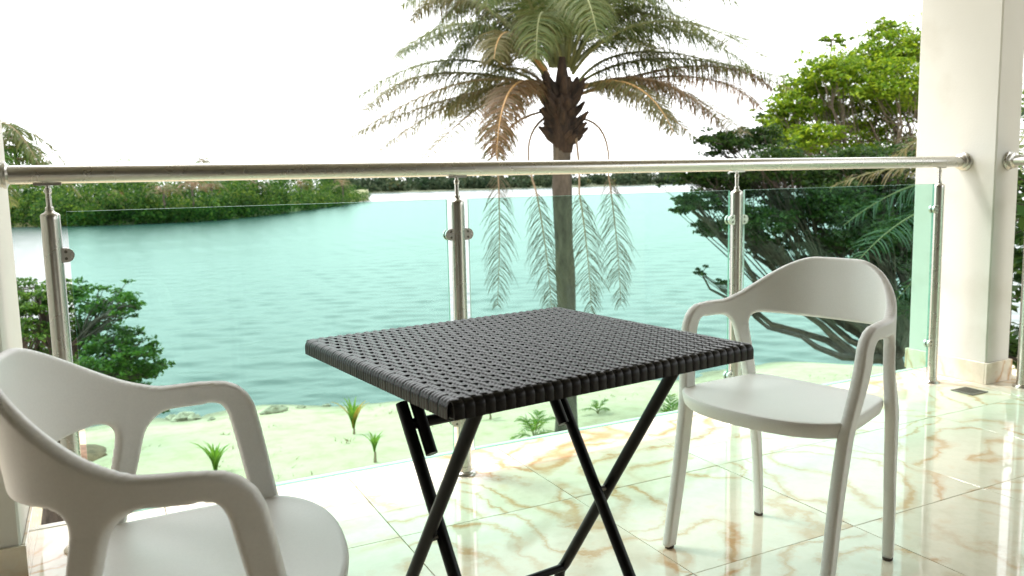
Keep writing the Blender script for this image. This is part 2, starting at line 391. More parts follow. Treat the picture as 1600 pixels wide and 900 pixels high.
def woodland(name, pts, hts, rad, per, leaf, mt, label):
    """a mass of tree crowns along a bank"""
    cs = []
    for (x, y, z), h in zip(pts, hts):
        r = rad*rng.uniform(.6, 1.35)
        for k in range(3):
            o = rng.normal(0, .30, 3)*r; zz = z+h*rng.uniform(.15, 1)-r*.3
            d = unit(rng.normal(0, 1, (per, 3))); rr = r*rng.uniform(.5, 1, (per, 1))**.5*rng.uniform(.55, .9)
            c = np.array([x+o[0], y+o[1], zz])+d*rr*np.array([1, 1, .7])
            c = c[c[:, 2] > WATER_Z+.05]
            cs.append(c)
    c = np.concatenate(cs)
    v, f = rand_leaves(c, leaf, .6, .9, .7)
    return tag(obj(name, mesh_np(name, v, f), mt), label, 'woodland', kind='stuff')

def interp(tab, x): return float(np.interp(x, [a for a, _ in tab], [b for _, b in tab]))
PEN = [(-260, 352), (-60, 356), (20, 355), (150, 353), (300, 347), (400, 338), (480, 328), (540, 319), (578, 313)]
penline = [Pz(x, interp(PEN, x), WATER_Z) for x in np.linspace(-200, 576, 60)]
# land of the peninsula: a low bank behind the waterline
v = []; m_ = len(penline)
for row, (off, z) in enumerate(((0, WATER_Z-.3), (1.5, WATER_Z+.5), (12, WATER_Z+1.2), (120, WATER_Z+2.5), (125, WATER_Z-.3))):
    for p in penline:
        dv = unit(np.array([p[0]-CAM[0], p[1]-CAM[1], 0])); q = p+dv*off; v.append((q[0], q[1], z))
f_ = [(r*m_+i, r*m_+i+1, (r+1)*m_+i+1, (r+1)*m_+i) for r in range(4) for i in range(m_-1)]
me = mesh_np('peninsula_land', v, f_); shade(me, 180)
M['bank'] = m_plain('bank_earth', (.16,.17,.07), .95, scale=.6, var=.5)
tag(obj('peninsula_land', me, M['bank']), kind='structure')
pts, hts = [], []
for k in range(330):
    x = rng.uniform(-120, 572); p = Pz(x, interp(PEN, x), WATER_Z); dv = unit(np.array([p[0]-CAM[0], p[1]-CAM[1], 0]))
    off = rng.uniform(.8, 40)**1.0 if k > 110 else rng.uniform(.5, 3)
    depth = np.linalg.norm(p[:2]-CAM[:2])
    q = p+dv*off; pts.append((q[0], q[1], WATER_Z+.3+min(off*.05, 1)))
    top = interp([(-120, 296), (30, 299), (120, 292), (300, 286), (450, 284), (540, 286), (576, 300)], x)
    full = (interp(PEN, x)-top)/F_PX*(depth+off)
    hts.append(full*(rng.uniform(.70, 1.18) if off > 4 else rng.uniform(.35, .75)))
woodland('peninsula_woodland', pts, hts, 3.0, 120, .42, M['wood_near'], 'dense green woodland covering the near peninsula across the lake')
FAR = [(520, 301), (600, 299), (680, 296.6), (800, 293), (1067, 285.5), (1200, 281), (1500, 272)]
farline = [Pz(x, interp(FAR, x)+2.2, WATER_Z) for x in np.linspace(500, 1240, 40)]
v = []; m_ = len(farline)
for off, z in ((0, WATER_Z-.5), (4, WATER_Z+.35), (60, WATER_Z+1.5), (300, WATER_Z+3)):
    for p in farline:
        dv = unit(np.array([p[0]-CAM[0], p[1]-CAM[1], 0])); q = p+dv*off; v.append((q[0], q[1], z))
f_ = [(r*m_+i, r*m_+i+1, (r+1)*m_+i+1, (r+1)*m_+i) for r in range(3) for i in range(m_-1)]
me = mesh_np('far_bank_land', v, f_); shade(me, 180)
M['bankf'] = m_plain('far_bank_earth', (.10,.12,.06), .95, scale=.1, var=.5)
tag(obj('far_bank_land', me, M['bankf']), kind='structure')
pts, hts = [], []
for k in range(420):
    x = rng.uniform(505, 1235); p = Pz(x, interp(FAR, x)+2.2, WATER_Z); dv = unit(np.array([p[0]-CAM[0], p[1]-CAM[1], 0]))
    off = rng.uniform(5, 70); q = p+dv*off; pts.append((q[0], q[1], WATER_Z+1.2))
    dep = np.linalg.norm(q[:2]-CAM[:2]); hts.append((interp(FAR, x)-interp([(500, 276), (800, 270), (1060, 266), (1240, 262)], x))/F_PX*dep*rng.uniform(.45, 1.0))
woodland('far_bank_woodland', pts, hts, 5.0, 26, 2.2, M['wood_far'], 'distant low band of trees along the far side of the lake')

# ------------------------------------------------------------------ balcony: slab, tiles, ceiling, wall
FX0, FX1, FY0, FY1 = -3.47, 4.09, -4.3, .25
TX, TY, TS = .7314, .2116, .6
mb = MB().box(FX0, FX1, FY0, FY1-.01, -.30, -.008)
floor = tag(mb.build('balcony_floor', M['grout'], smooth=False), kind='structure')
tile_meshes = {}
def tile_mesh(wx, wy):
    key = (round(wx, 3), round(wy, 3))
    if key not in tile_meshes:
        g = .0016
        tile_meshes[key] = MB().bevbox(-wx/2+g, wx/2-g, -wy/2+g, wy/2-g, -.0075, 0, .0003).mesh('tile', False)
        tile_meshes[key].materials.append(M['marble'])
    return tile_meshes[key]
for i in range(-7, 6):
    xa, xb = max(TX+i*TS, FX0), min(TX+(i+1)*TS, FX1)
    if xb-xa < .02: continue
    for j in range(0, 8):
        yb, ya = TY-j*TS, max(TY-(j+1)*TS, FY0)
        if yb-ya < .02: continue
        t = obj('tile', tile_mesh(xb-xa, yb-ya), None, floor); t.location = ((xa+xb)/2, (ya+yb)/2, rng.uniform(-.0004, .0004))
MB().bevbox(FX0, FX1, TY+.0015, FY1, -.03, .002, .004).build('edge_trim', M['trim'], floor, False)
tag(MB().box(FX0-.8, FX1+.8, FY0, .85, 2.95, 3.15).build('ceiling', M['ceiling'], smooth=False), kind='structure')  # unseen overhang past the columns is shaped to shade the balcony
tag(MB().box(FX0, FX1, -.13, .24, 2.60, 2.948).build('added_ceiling_beam', M['plaster'], smooth=False), kind='structure')  # unseen beam added to darken the balcony
tag(MB().box(FX0, FX1, FY0-.2, FY0-.002, -.3, 3.15).build('wall_back', M['wallpaint'], smooth=False), kind='structure')
tag(MB().box(FX0-.2, FX0-.002, FY0, 1.0, -.3, 2.949).build('added_wall_left', M['wallpaint'], smooth=False), kind='structure')  # unseen wall added to block sky light from the left

def column(x0, x1, y0, y1, label):
    c = empty('column', ((x0+x1)/2, (y0+y1)/2, 0)); tag(c, label, 'column', 'white balcony columns')
    hx, hy = (x1-x0)/2, (y1-y0)/2
    b = .006; mb = MB()
    ring = [(-hx+b,-hy),(hx-b,-hy),(hx,-hy+b),(hx,hy-b),(hx-b,hy),(-hx+b,hy),(-hx,hy-b),(-hx,-hy+b)]
    mb.add([(x, y, z) for z in (.0, 2.598) for x, y in ring], [(k, (k+1) % 8, 8+(k+1) % 8, 8+k) for k in range(8)])
    mb.build('shaft', M['plaster'], c, False)
    t, h = .011, .105
    for nm, dims in (('front', (-hx-t, hx+t, -hy-t, -hy-.001)), ('back', (-hx-t, hx+t, hy+.001, hy+t)),
                     ('left', (-hx-t, -hx-.001, -hy+.0008, hy-.0008)), ('right', (hx+.001, hx+t, -hy+.0008, hy-.0008))):
        MB().bevbox(*dims, .001, h, .002).build('skirting_tile', M['marble'], c, False)
    return c
column(3.81, 3.99, -.158, .27, 'white plastered column at the right end of the balcony beside the floor drain')
column(-.52, -.24, -.158, .42, 'white plastered column cut off by the left edge, behind the nearer chair')

# ------------------------------------------------------------------ railings
RAIL_Z, RAIL_R = 1.08, .0255
def post_mesh():
    return MB().lathe([(.0245, .012), (.0245, .955), (.0245, .968), (.022, .972), (.014, .976), (.008, .984)], n=24)
def half_round(mb, sx, y0, y1, w=.04, L=.052, x0=.018):
    """clamp plate: straight at the post, rounded outside"""
    r = w/2; pts = [(x0, -r)]+[(L-r+r*math.cos(a), r*math.sin(a)) for a in np.linspace(-math.pi/2, math.pi/2, 9)]+[(x0, r)]
    n = len(pts); v = [(sx*px, y0, pz) for px, pz in pts]+[(sx*px, y1, pz) for px, pz in pts]
    fs = [(k, (k+1) % n, n+(k+1) % n, n+k) for k in range(n)]+[tuple(range(n))[::-1], tuple(range(n, 2*n))]
    if sx > 0: fs = [q[::-1] for q in fs]
    return mb.add(v, fs)
def make_post(parent, sides=(-1, 1)):
    p = obj('post', post_mesh().mesh('post'), M['steel_z'], parent)
    MB().lathe([(.041, 0), (.041, .004), (.036, .010), (.0265, .013), (.0262, .03)], n=28).build('base_flange', M['steel'], p)
    MB().lathe([(.011, .982), (.011, .99), (.0075, .992), (.0075, 1.028), (.0095, 1.03), (.0095, 1.04), (.0065, 1.042), (.0065, RAIL_Z-RAIL_R-.002)], n=14).build('spigot', M['steel'], p)
    MB().box(-.034, .034, -.011, .011, RAIL_Z-RAIL_R-.0045, RAIL_Z-RAIL_R+.003).build('saddle_plate', M['steel'], p, False)
    for h in (.856, .199):
        for s in sides:
            mb = MB(); half_round(mb, s, -.014, -.0052); half_round(mb, s, .0052, .014)
            c = mb.build('glass_clamp', M['steel'], p); c.location = (0, 0, h)
            k = MB()
            for dz in (-.0095, .0095): k.lathe([(.0042, 0), (.0042, .0012), (.0022, .0012)], (s*.031, -.0141, dz), (0, -1, 0), 10)
            half_round(k, s, -.0052, .0052, .036, .050, .03)
            sc = k.build('screw', M['screw'], p); sc.location = (0, 0, h)
    return p
def flange(parent, loc, ax, mt):
    o = MB().lathe([(.044, 0), (.044, .006), (.040, .011), (.034, .013), (.034, .020), (.037, .023), (.037, .030), (.029, .034), (.0262, .036)], (0,0,0), ax, 28).build('wall_flange', mt, parent)
    o.location = loc; return o
rl = tag(empty('balcony_railing'), 'long stainless steel and green glass railing facing the lake between the columns', 'railing')
hr = MB().lathe([(RAIL_R, 0), (RAIL_R, 4.046)], (0, 0, 0), (1, 0, 0), 32).build('handrail', M['steel_x'], rl)
hr.location = (-.238, 0, RAIL_Z)
flange(hr, (4.046, 0, 0), (-1, 0, 0), M['steel']); flange(hr, (.0, 0, 0), (1, 0, 0), M['steel'])
PX = [-.1126, 1.1105, 2.3609, 3.6293]
for k, x in enumerate(PX):
    p = make_post(rl, (1,) if k == 0 else ((-1,) if k == 3 else (-1, 1))); p.location = (x, 0, 0)
for a, b in zip(PX[:-1], PX[1:]):
    pane(rl, a+.040, b-.040, -.005, .005)
rs = tag(empty('side_railing', (3.905, -.158, 0)), 'short end railing running from the right column towards the viewer, cut by the frame', 'railing')
hs_ = MB().lathe([(RAIL_R, 0), (RAIL_R, 3.6)], (0, 0, 0), (0, -1, 0), 32).build('handrail', M['steel_y'], rs); hs_.location = (0, -.002, RAIL_Z)
flange(hs_, (0, 0, 0), (0, -1, 0), M['steel'])
py = [-.122, -1.34, -2.56]
for k, y in enumerate(py):
    p = make_post(rs, (-1,) if k == 0 else (-1, 1)); p.location = (0, y, 0); p.rotation_euler = (0, 0, math.pi/2)
for a, b in zip(py[:-1], py[1:]):
    pane(rs, -.005, .005, b+.04, a-.04)

# floor drain
dr = tag(empty('floor_drain', (3.62, -.205, 0)), 'small square metal drain grate in the marble floor by the right column', 'drain')
mb = MB()
for s in (-1, 1): mb.box(s*.05-.006, s*.05+.006, -.056, .056, .0012, .004); mb.box(-.044, .044, s*.05-.006, s*.05+.006, .0012, .0038)
mb.build('frame', M['grate'], dr, False)
MB().box(-.046, .046, -.046, .046, .0006, .0014).build('shade_plate', M['drain_shade'], dr, False)  # black plate over the tile stands in for shade under the grate
for k in range(7): MB().box(-.0435, .0435, -.0375+k*.0125-.003, -.0375+k*.0125+.003, .0016, .0034).build('grate_bar', M['grate'], dr, False)

# ------------------------------------------------------------------ chairs
def build_chair():
    root = empty('armchair')
    # plan superellipse of the arm and back band
    A_, B_, EX, X0 = .352, .258, 2.6, .10
    th = np.linspace(0, math.pi/2, 400)
    ex = X0-A_*np.sin(th)**(2/EX); ey = B_*np.cos(th)**(2/EX)
    ar = np.concatenate([[0], np.cumsum(np.hypot(np.diff(ex), np.diff(ey)))]); ARC = ar[-1]; U0 = X0-ARC
    def sm(a, b, x): t = np.clip((x-a)/(b-a), 0, 1); return t*t*(3-2*t)
    def seg(u, t, p0, p1, r0, r1):
        d = np.array(p1)-np.array(p0); q0, q1 = u-p0[0], t-p0[1]
        h = np.clip((q0*d[0]+q1*d[1])/(d@d), 0, 1); return np.hypot(q0-d[0]*h, q1-d[1]*h)-(r0+(r1-r0)*h)
    def smin(a, b, k): h = np.clip(.5+.5*(b-a)/k, 0, 1); return b+(a-b)*h-k*h*(1-h)
    def sdf(v, t):
        u = np.abs(v)+U0
        top = .679+.121*sm(-.05, U0+.06, u)+.0*u; bot = .638-.010*sm(-.1, U0+.05, u)
        slope = .118*1.5/.25*np.exp(-((u+.19)/.09)**2)
        band = np.maximum((t-top)/np.sqrt(1+slope**2*.6), bot-t); band = np.maximum(band, u-.0)
        pp = [(-.10,.6585),(.016,.6585),(.034,.6555),(.048,.6475),(.0585,.635),(.066,.618),(.076,.57),(.182,.0)]; rad = [.0205,.0205,.0215,.0230,.0245,.0250,.0250,.0185]
        front = np.minimum.reduce([seg(u, t, pp[i], pp[i+1], rad[i], rad[i+1]) for i in range(len(pp)-1)])
        rear = smin(seg(u, t, (-.122, .632), (-.168, .45), .0245, .0225), seg(u, t, (-.168, .45), (-.266, 0), .0225, .0175), .004)
        d = smin(smin(band, front, .006), rear, .050)
        return np.maximum(d, .004-t)
    H = .0037
    V = np.arange(-(.23-U0)-H*2, (.23-U0)+H*3, H); V = V-V[len(V)//2]; T = np.arange(-.004, .83, H)
    gv, gt = np.meshgrid(V, T, indexing='ij'); nv, nt_ = gv.shape
    cc = sdf((gv[:-1,:-1]+gv[1:,1:])/2, (gt[:-1,:-1]+gt[1:,1:])/2) < 0
    ids = np.arange(nv*nt_).reshape(nv, nt_)
    q = np.stack([ids[:-1,:-1], ids[1:,:-1], ids[1:,1:], ids[:-1,1:]], -1)[cc]
    used = np.unique(q); rm = -np.ones(nv*nt_, int); rm[used] = np.arange(len(used)); q = rm[q]
    v = gv.ravel()[used].copy(); t = gt.ravel()[used].copy()
    e = np.concatenate([q[:, [0,1]], q[:, [1,2]], q[:, [2,3]], q[:, [3,0]]]); es = np.sort(e, 1)
    ue, cnt = np.unique(es, axis=0, return_counts=True); be = ue[cnt == 1]; bnd = np.zeros(len(v), bool); bnd[be.ravel()] = True
    def project():
        h = 5e-4
        for _ in range(4):
            s = sdf(v[bnd], t[bnd]); g0 = (sdf(v[bnd]+h, t[bnd])-sdf(v[bnd]-h, t[bnd]))/(2*h); g1 = (sdf(v[bnd], t[bnd]+h)-sdf(v[bnd], t[bnd]-h))/(2*h)
            gg = np.maximum(g0*g0+g1*g1, .2); v[bnd] -= np.clip(s*g0/gg, -H, H); t[bnd] -= np.clip(s*g1/gg, -H, H)
    project()
    def relax(edges, sel, k):
        nonlocal v, t
        for _ in range(k):
            sv = np.zeros(len(v)); st = np.zeros(len(v)); c = np.zeros(len(v))
            for a, b in ((0, 1), (1, 0)):
                np.add.at(sv, edges[:, a], v[edges[:, b]]); np.add.at(st, edges[:, a], t[edges[:, b]]); np.add.at(c, edges[:, a], 1)
            v = np.where(sel, .5*v+.5*sv/np.maximum(c, 1), v); t = np.where(sel, .5*t+.5*st/np.maximum(c, 1), t)
    relax(be, bnd, 4); project(); relax(be, bnd, 2); relax(ue, ~bnd, 10)
    u = np.abs(v)+U0; sg = np.sign(v); sg[sg == 0] = 1
    wq = sm(.40, .60, t)
    s_ = np.clip(X0-u, 0, ARC)
    ux = np.where(u > X0, u, np.interp(s_, ar, ex)); uy = np.where(u > X0, B_, np.interp(s_, ar, ey))
    lx = u; ly = .201+(.236-.201)*(u+.27)/.45+.012*sm(.2, .6, t)
    x = lx*(1-wq)+ux*wq; y = ly*(1-wq)+uy*wq
    x = x-.16*(t-.70)*sm(-.08, U0, u)                    # the backrest leans back
    d = np.maximum(-sdf(v, t), 0); d[bnd] = 0
    hm = np.where(t > .6, .0135-.004*sm(-.1, U0+.1, u), .0140); rr = .009
    hh = hm*np.sqrt(np.clip(1-(1-np.minimum(d/rr, 1))**2, 0, 1))
    pos = np.stack([x, y*sg, t], 1)
    # sheet normals from faces
    fn = np.cross(pos[q[:, 2]]-pos[q[:, 0]], pos[q[:, 3]]-pos[q[:, 1]]); nr = np.zeros_like(pos)
    for k in range(4): np.add.at(nr, q[:, k], fn)
    nr = unit(nr)
    n = len(pos); back = np.arange(n)+n; back[bnd] = np.arange(n)[bnd]
    allp = np.concatenate([pos+nr*hh[:, None], pos-nr*hh[:, None]])
    faces = np.concatenate([q, back[q[:, ::-1]]])
    fn = np.cross(allp[faces[:, 2]]-allp[faces[:, 0]], allp[faces[:, 3]]-allp[faces[:, 1]]); an = np.zeros_like(allp)
    for k in range(4): np.add.at(an, faces[:, k], fn)
    an = unit(an)
    fu = np.concatenate([u[q].mean(1)]*2); ft = np.concatenate([t[q].mean(1)]*2); fs = np.concatenate([v[q].mean(1)]*2)
    cut = .615
    reg = np.where(ft > cut, np.where(fu < -.15, 0, np.where(fs > 0, 1, 2)), np.where(fu > -.03+(.615-ft)*-.06, np.where(fs > 0, 3, 4), np.where(fs > 0, 5, 6)))
    names = ['backrest', 'armrest', 'armrest', 'leg', 'leg', 'leg', 'leg']
    for r, nm in enumerate(names):
        fr = faces[reg == r]; us = np.unique(fr); mp = -np.ones(len(allp), int); mp[us] = np.arange(len(us))
        me = mesh_np(nm, allp[us], mp[fr]); me.polygons.foreach_set('use_smooth', np.ones(len(me.polygons), bool))
        if len(me.vertices) == len(us): me.normals_split_custom_set_from_vertices(an[us].tolist())
        o = obj(nm, me, M['plastic'], root)
        if nm == 'leg':
            low = allp[us]; low = low[low[:, 2] < .012].mean(0)
            MB().lathe([(.0125, 0), (.0135, .003), (.0135, .0075)], (low[0], low[1], .0005), (0, 0, 1), 14).build('foot_pad', M['pad'], o)
    # seat: closed outline, rounded edge and skirt
    ol = [(.218,0),(.212,.085),(.190,.160),(.152,.214),(.105,.238),(.02,.232),(-.08,.216),(-.150,.200),(-.178,.165),(-.182,.08)]
    ol = ol+[(-.182, 0)]+[(a, -b) for a, b in ol[:0:-1]]
    pts = []; m = len(ol)
    for i in range(m):
        p0, p1, p2, p3 = (np.array(ol[(i+k-1) % m]) for k in range(4))
        for s in np.linspace(0, 1, 5)[:-1]:
            pts.append(.5*(2*p1+(p2-p0)*s+(2*p0-5*p1+4*p2-p3)*s*s+(3*p1-p0-3*p2+p3)*s**3))
    pts = np.array(pts); c0 = np.array([.02, 0]); nrm = unit(np.stack([-(np.roll(pts, -1, 0)-np.roll(pts, 1, 0))[:, 1], (np.roll(pts, -1, 0)-np.roll(pts, 1, 0))[:, 0]], 1))
    if (nrm*(pts-c0)).sum() < 0: nrm = -nrm
    rings = [(s, 0, .452-.012*(1-s*s)**1.0) for s in (.02, .25, .5, .7, .85, .94)]
    vs = []
    for s, off, z in rings: vs += [(*(c0+(p-c0)*s), z) for p in pts]
    for off, z in ((-.006, .4522), (-.002, .4505), (0, .446), (-.001, .436), (-.006, .418), (-.012, .412), (-.022, .413), (-.026, .432)):
        vs += [(*(p+nn*off), z-(.012 if p[0] > 10 else 0)) for p, nn in zip(pts, nrm)]
    k = len(pts); nr_ = len(vs)//k
    fs_ = [(r*k+i, r*k+(i+1) % k, (r+1)*k+(i+1) % k, (r+1)*k+i) for r in range(nr_-1) for i in range(k)]
    fs_ += [tuple(range(k))[::-1], tuple((nr_-1)*k+i for i in range(k))]
    MB().add(vs, [f[::-1] for f in fs_]).build('seat', M['plastic'], root)
    return root
ch = build_chair()
ch.location = (1.599, -1.025, 0); ch.rotation_euler = (0, 0, 3.354)
tag(ch, 'whole white plastic armchair standing behind the table by the glass railing', 'chair', 'white plastic armchairs')
c2 = dup(ch); c2.location = (.118, -1.273, 0); c2.rotation_euler = (0, 0, -.138)
tag(c2, 'nearer white plastic armchair at lower left, cropped by the frame', 'chair', 'white plastic armchairs')

# ------------------------------------------------------------------ folding table
tb = tag(empty('folding_table', (.734, -1.178, 0), .122), 'black folding table with woven plastic top between the two white chairs', 'table')
ZT, SU, SV = .720, .669, .619
NU, NV, NB = 36, 20, 66               # warp strands (along v), weft bands (along u), under/over beats of a weft
pu, pv = (SU-.012)/NU, (SV-.020)/NV
AMP, ER, TH = .00145, .014, .0295
def strand(path, widthdir, prof, name):
    """path points with their outward normals; prof = [(offset across, height)]"""
    pts, nrm = path; n = len(pts); k = len(prof); wd = np.array(widthdir)
    v = np.concatenate([pts+wd*a+nrm*h for a, h in prof]).reshape(k, n, 3).transpose(1, 0, 2).reshape(-1, 3)
    f = [(i*k+j, i*k+j+1, (i+1)*k+j+1, (i+1)*k+j) for i in range(n-1) for j in range(k-1)]
    me = mesh_np(name, v, f); shade(me, 30)
    return obj(name, me, M['weave'], tb)
def wrap_path(half, phase, axis, other, sunk):
    """bottom edge, up round the rim, across the top (woven, or sunk under the wefts), down again"""
    a = []; nn = []; zs = ZT-.0015
    for z in (zs-TH, zs-TH*.55, zs-ER): a.append((-half, z)); nn.append((-1, 0))
    for g in np.linspace(0, math.pi/2, 7)[1:-1]: a.append((-half+ER-ER*math.cos(g), zs-ER+ER*math.sin(g))); nn.append((-math.cos(g), math.sin(g)))
    if sunk: top = [(-half+ER, zs-.0006), (-half+ER+.003, zs-.004), (half-ER-.003, zs-.004), (half-ER, zs-.0006)]
    else:
        top = []
        for x in np.linspace(-half+ER, half-ER, NB*6):
            s_ = math.sin(math.pi*(x+half)/(SU/NB)+math.pi*phase); fade = min(1, (half-ER-abs(x))/.012+.15)
            top.append((x, zs+AMP*math.copysign(abs(s_)**.3, s_)*fade))
    for q in top: a.append(q); nn.append((0, 1))
    for g in np.linspace(math.pi/2, 0, 7)[1:-1]: a.append((half-ER+ER*math.cos(g), zs-ER+ER*math.sin(g))); nn.append((math.cos(g), math.sin(g)))
    for z in (zs-ER, zs-TH*.55, zs-TH): a.append((half, z)); nn.append((1, 0))
    a = np.array(a); nn = np.array(nn); o1 = np.full(len(a), other); z0 = np.zeros(len(a))
    if axis == 'u': return np.stack([a[:, 0], o1, a[:, 1]], 1), np.stack([nn[:, 0], z0, nn[:, 1]], 1)
    return np.stack([o1, a[:, 0], a[:, 1]], 1), np.stack([z0, nn[:, 0], nn[:, 1]], 1)
for j in range(NV):
    w_ = pv*rng.uniform(.945, .975); cords = [(-w_/2, -.0032)]
    for c in range(3):
        for o_, h in ((-.5, -.0004), (-.3, .0001), (0, .00025), (.3, .0001)): cords.append((-w_/2+w_/3*(c+.5+o_), h))
    cords += [(w_/2, -.0004), (w_/2, -.0032)]
    strand(wrap_path(SU/2, j % 2, 'u', -SV/2+.010+pv*(j+.5), False), (0, 1, 0), cords[::-1], 'weft_strand')
for i in range(NU):
    w_ = pu*.975
    prof = [(-w_/2, -.003), (-w_/2, -.0004), (-w_*.42, .0), (0, .0001), (w_*.42, .0), (w_/2, -.0004), (w_/2, -.003)]
    strand(wrap_path(SV/2, 0, 'v', -SU/2+.006+pu*(i+.5), True), (1, 0, 0), prof, 'warp_strand')
def rounded_slab(hx, hy, z0, z1, r, e):
    mb = MB(); ring = []
    for cx, cy, a0 in ((hx-r, hy-r, 0), (-hx+r, hy-r, 90), (-hx+r, -hy+r, 180), (hx-r, -hy+r, 270)):
        for a in np.linspace(a0, a0+90, 6): ring.append((cx, cy, math.cos(math.radians(a)), math.sin(math.radians(a))))
    lv = [(r-e, z0), (r, z0+e*.6), (r, z1-e), (r-e*.3, z1-e*.3), (r-e, z1)]
    v = [(cx+q*c, cy+q*s, z) for q, z in lv for cx, cy, c, s in ring]; n = len(ring)
    f = [(i*n+k, i*n+(k+1) % n, (i+1)*n+(k+1) % n, (i+1)*n+k) for i in range(len(lv)-1) for k in range(n)]+[tuple(range(n))[::-1], tuple((len(lv)-1)*n+k for k in range(n))]
    return mb.add(v, f)
rounded_slab(SU/2-.0025, SV/2-.0025, ZT-.0335, ZT-.0045, .022, .008).build('tabletop_core', M['core'], tb)
UO, UI = .225, .191
V1T, V1B, V2T, V2B = -.214, .241, .211, -.256
R_ = .0125
def on1(z): return V1T+(V1B-V1T)*(.68-z)/.68
def on2(z): return V2T+(V2B-V2T)*(.68-z)/.68
for s in (-1, 1):
    z_b = .105
    leg = MB().tube([(s*UO, on1(.684), .684), (s*UO, on1(.4), .4), (s*UO, on1(z_b+.02), z_b+.02), (s*UO, on1(z_b)+.004, z_b), (s*UO, on1(z_b)+.012, z_b-.03), (s*UO, on1(z_b)+.018, .012)], R_, 14).build('leg', M['tube'], tb)
    MB().lathe([(.0145, 0), (.0145, .02), (.013, .024)], (s*UO, on1(z_b)+.018, .0005), (0, 0, 1), 14).build('foot_cap', M['rubber'], leg)
    leg = MB().tube([(s*UI, on2(.592), .592), (s*UI, on2(.3), .3), (s*UI, on2(.012), .012)], R_, 14).build('leg', M['tube'], tb)
    MB().lathe([(.0145, 0), (.0145, .02), (.013, .024)], (s*UI, on2(.012), .0005), (0, 0, 1), 14).build('foot_cap', M['rubber'], leg)
    ub = s*(UI-.026)
    MB().tube([(ub, on2(.684)-.012, .684), (ub, on2(.5)-.012, .5)], R_, 14).build('fold_bracket', M['tube'], tb)
    zc = .68*(1-(V2T-V1T)/((V1B-V1T)+(V2T-V2B))) if False else .68-.68*(V2T-V1T)/((V1B-V1T)-(V2B-V2T))
    MB().lathe([(.006, -.026), (.006, .026)], (s*(UO+UI)/2, on1(zc), zc), (1, 0, 0), 10).build('pivot_bolt', M['screw'], tb)
    MB().box(s*UO-.02, s*UO+.02, V1T-.03, V1T+.03, ZT-.039, ZT-.034).build('hinge_plate', M['tube'], tb, False)
MB().tube([(-UI+.004, on2(.553), .553), (UI-.004, on2(.553), .553)], .0115, 14).build('cross_bar', M['tube'], tb)
MB().tube([(-UO+.004, on1(.125), .118), (UO-.004, on1(.125), .118)], .009, 12).build('stretcher', M['tube'], tb)
MB().box(-.03, .03, .0, .0, 0, 0) if False else None

# ------------------------------------------------------------------ palms
def bez(p0, p1, p2, n):
    """curve through the three points (p1 at the middle)"""
    p0, p1, p2 = map(lambda q: np.asarray(q, float), (p0, p1, p2)); c = 2*p1-.5*(p0+p2)
    t = np.linspace(0, 1, n)[:, None]; return (1-t)**2*p0+2*t*(1-t)*c+t*t*p2
def frond(parent, p0, p1, p2, leaf, mt, mr, n=46, start=.22, droop=.5, wd=.03, r0=.032, sweep=.55, drop=0, jit=.18):
    c = bez(p0, p1, p2, 24); m = len(c)
    o = MB().tube(c, list(np.linspace(r0, .003, m)), 6).build('frond', mr, parent)
    L = np.linalg.norm(c[-1]-c[0])
    vs, fs = [], []; k = 0
    for i in range(n):
        t = start+(1-start)*(i+rng.uniform(0, .6))/n; q = t*(m-1); a = int(min(q, m-2)); f = q-a
        p = c[a]*(1-f)+c[a+1]*f; tg = unit(c[a+1]-c[a])
        sd = np.cross(tg, np.array([0, 0, 1.0])); sl = np.linalg.norm(sd)
        if sl < .35: sd = sd+RT*.6
        sd = unit(sd); up = unit(np.cross(sd, tg))
        ll = leaf*(math.sin(math.pi*min(1, .12+.85*((t-start)/(1-start))**.8))**.6)*rng.uniform(.75, 1.12)
        for s in (-1, 1):
            if drop and rng.uniform() < drop: continue
            if drop: ll *= rng.uniform(.78, 1.18)
            d = unit(tg*sweep+s*sd+up*rng.normal(.10, jit)+rng.normal(0, jit*.5, 3))
            pts = [p]; dd = d.copy(); g = np.array([0, 0, -1.0])
            for b in range(3):
                dd = unit(dd+g*droop*(.35+.5*b)*(1+rng.normal(0, .25))); pts.append(pts[-1]+dd*ll/3)
            wv = unit(np.cross(d, up)+rng.normal(0, .3, 3)); ws = [wd*.4, wd*.55, wd*.42, .002]
            vs += [x for pt, w2 in zip(pts, ws) for x in (pt-wv*w2, pt+wv*w2)]
            fs += [(k, k+1, k+3, k+2), (k+2, k+3, k+5, k+4), (k+4, k+5, k+7, k+6)]; k += 8
    obj('leaflets', mesh_np('leaflets', vs, fs), mt, o)
    return o
def stubs(parent, base, z0, z1, r0, n, mt, length=.35):
    mb = MB()
    for i in range(n):
        a = i*2.399+rng.normal(0, .2); h = rng.uniform(0, 1); z = z0+(z1-z0)*h
        out = np.array([math.cos(a), math.sin(a), 0]); st = np.array([base[0], base[1], z])+out*r0*.55
        L = length*rng.uniform(.5, 1.2); up = .55+h*.9
        d = unit(out+np.array([0, 0, up])); e1 = st+d*L*.5+out*.03; e2 = st+d*L+out*L*.12*(1-h)
        mb.tube([st, e1, e2], [.085, .06, .022], 6)
    return mb.build('leaf_bases', mt, parent)

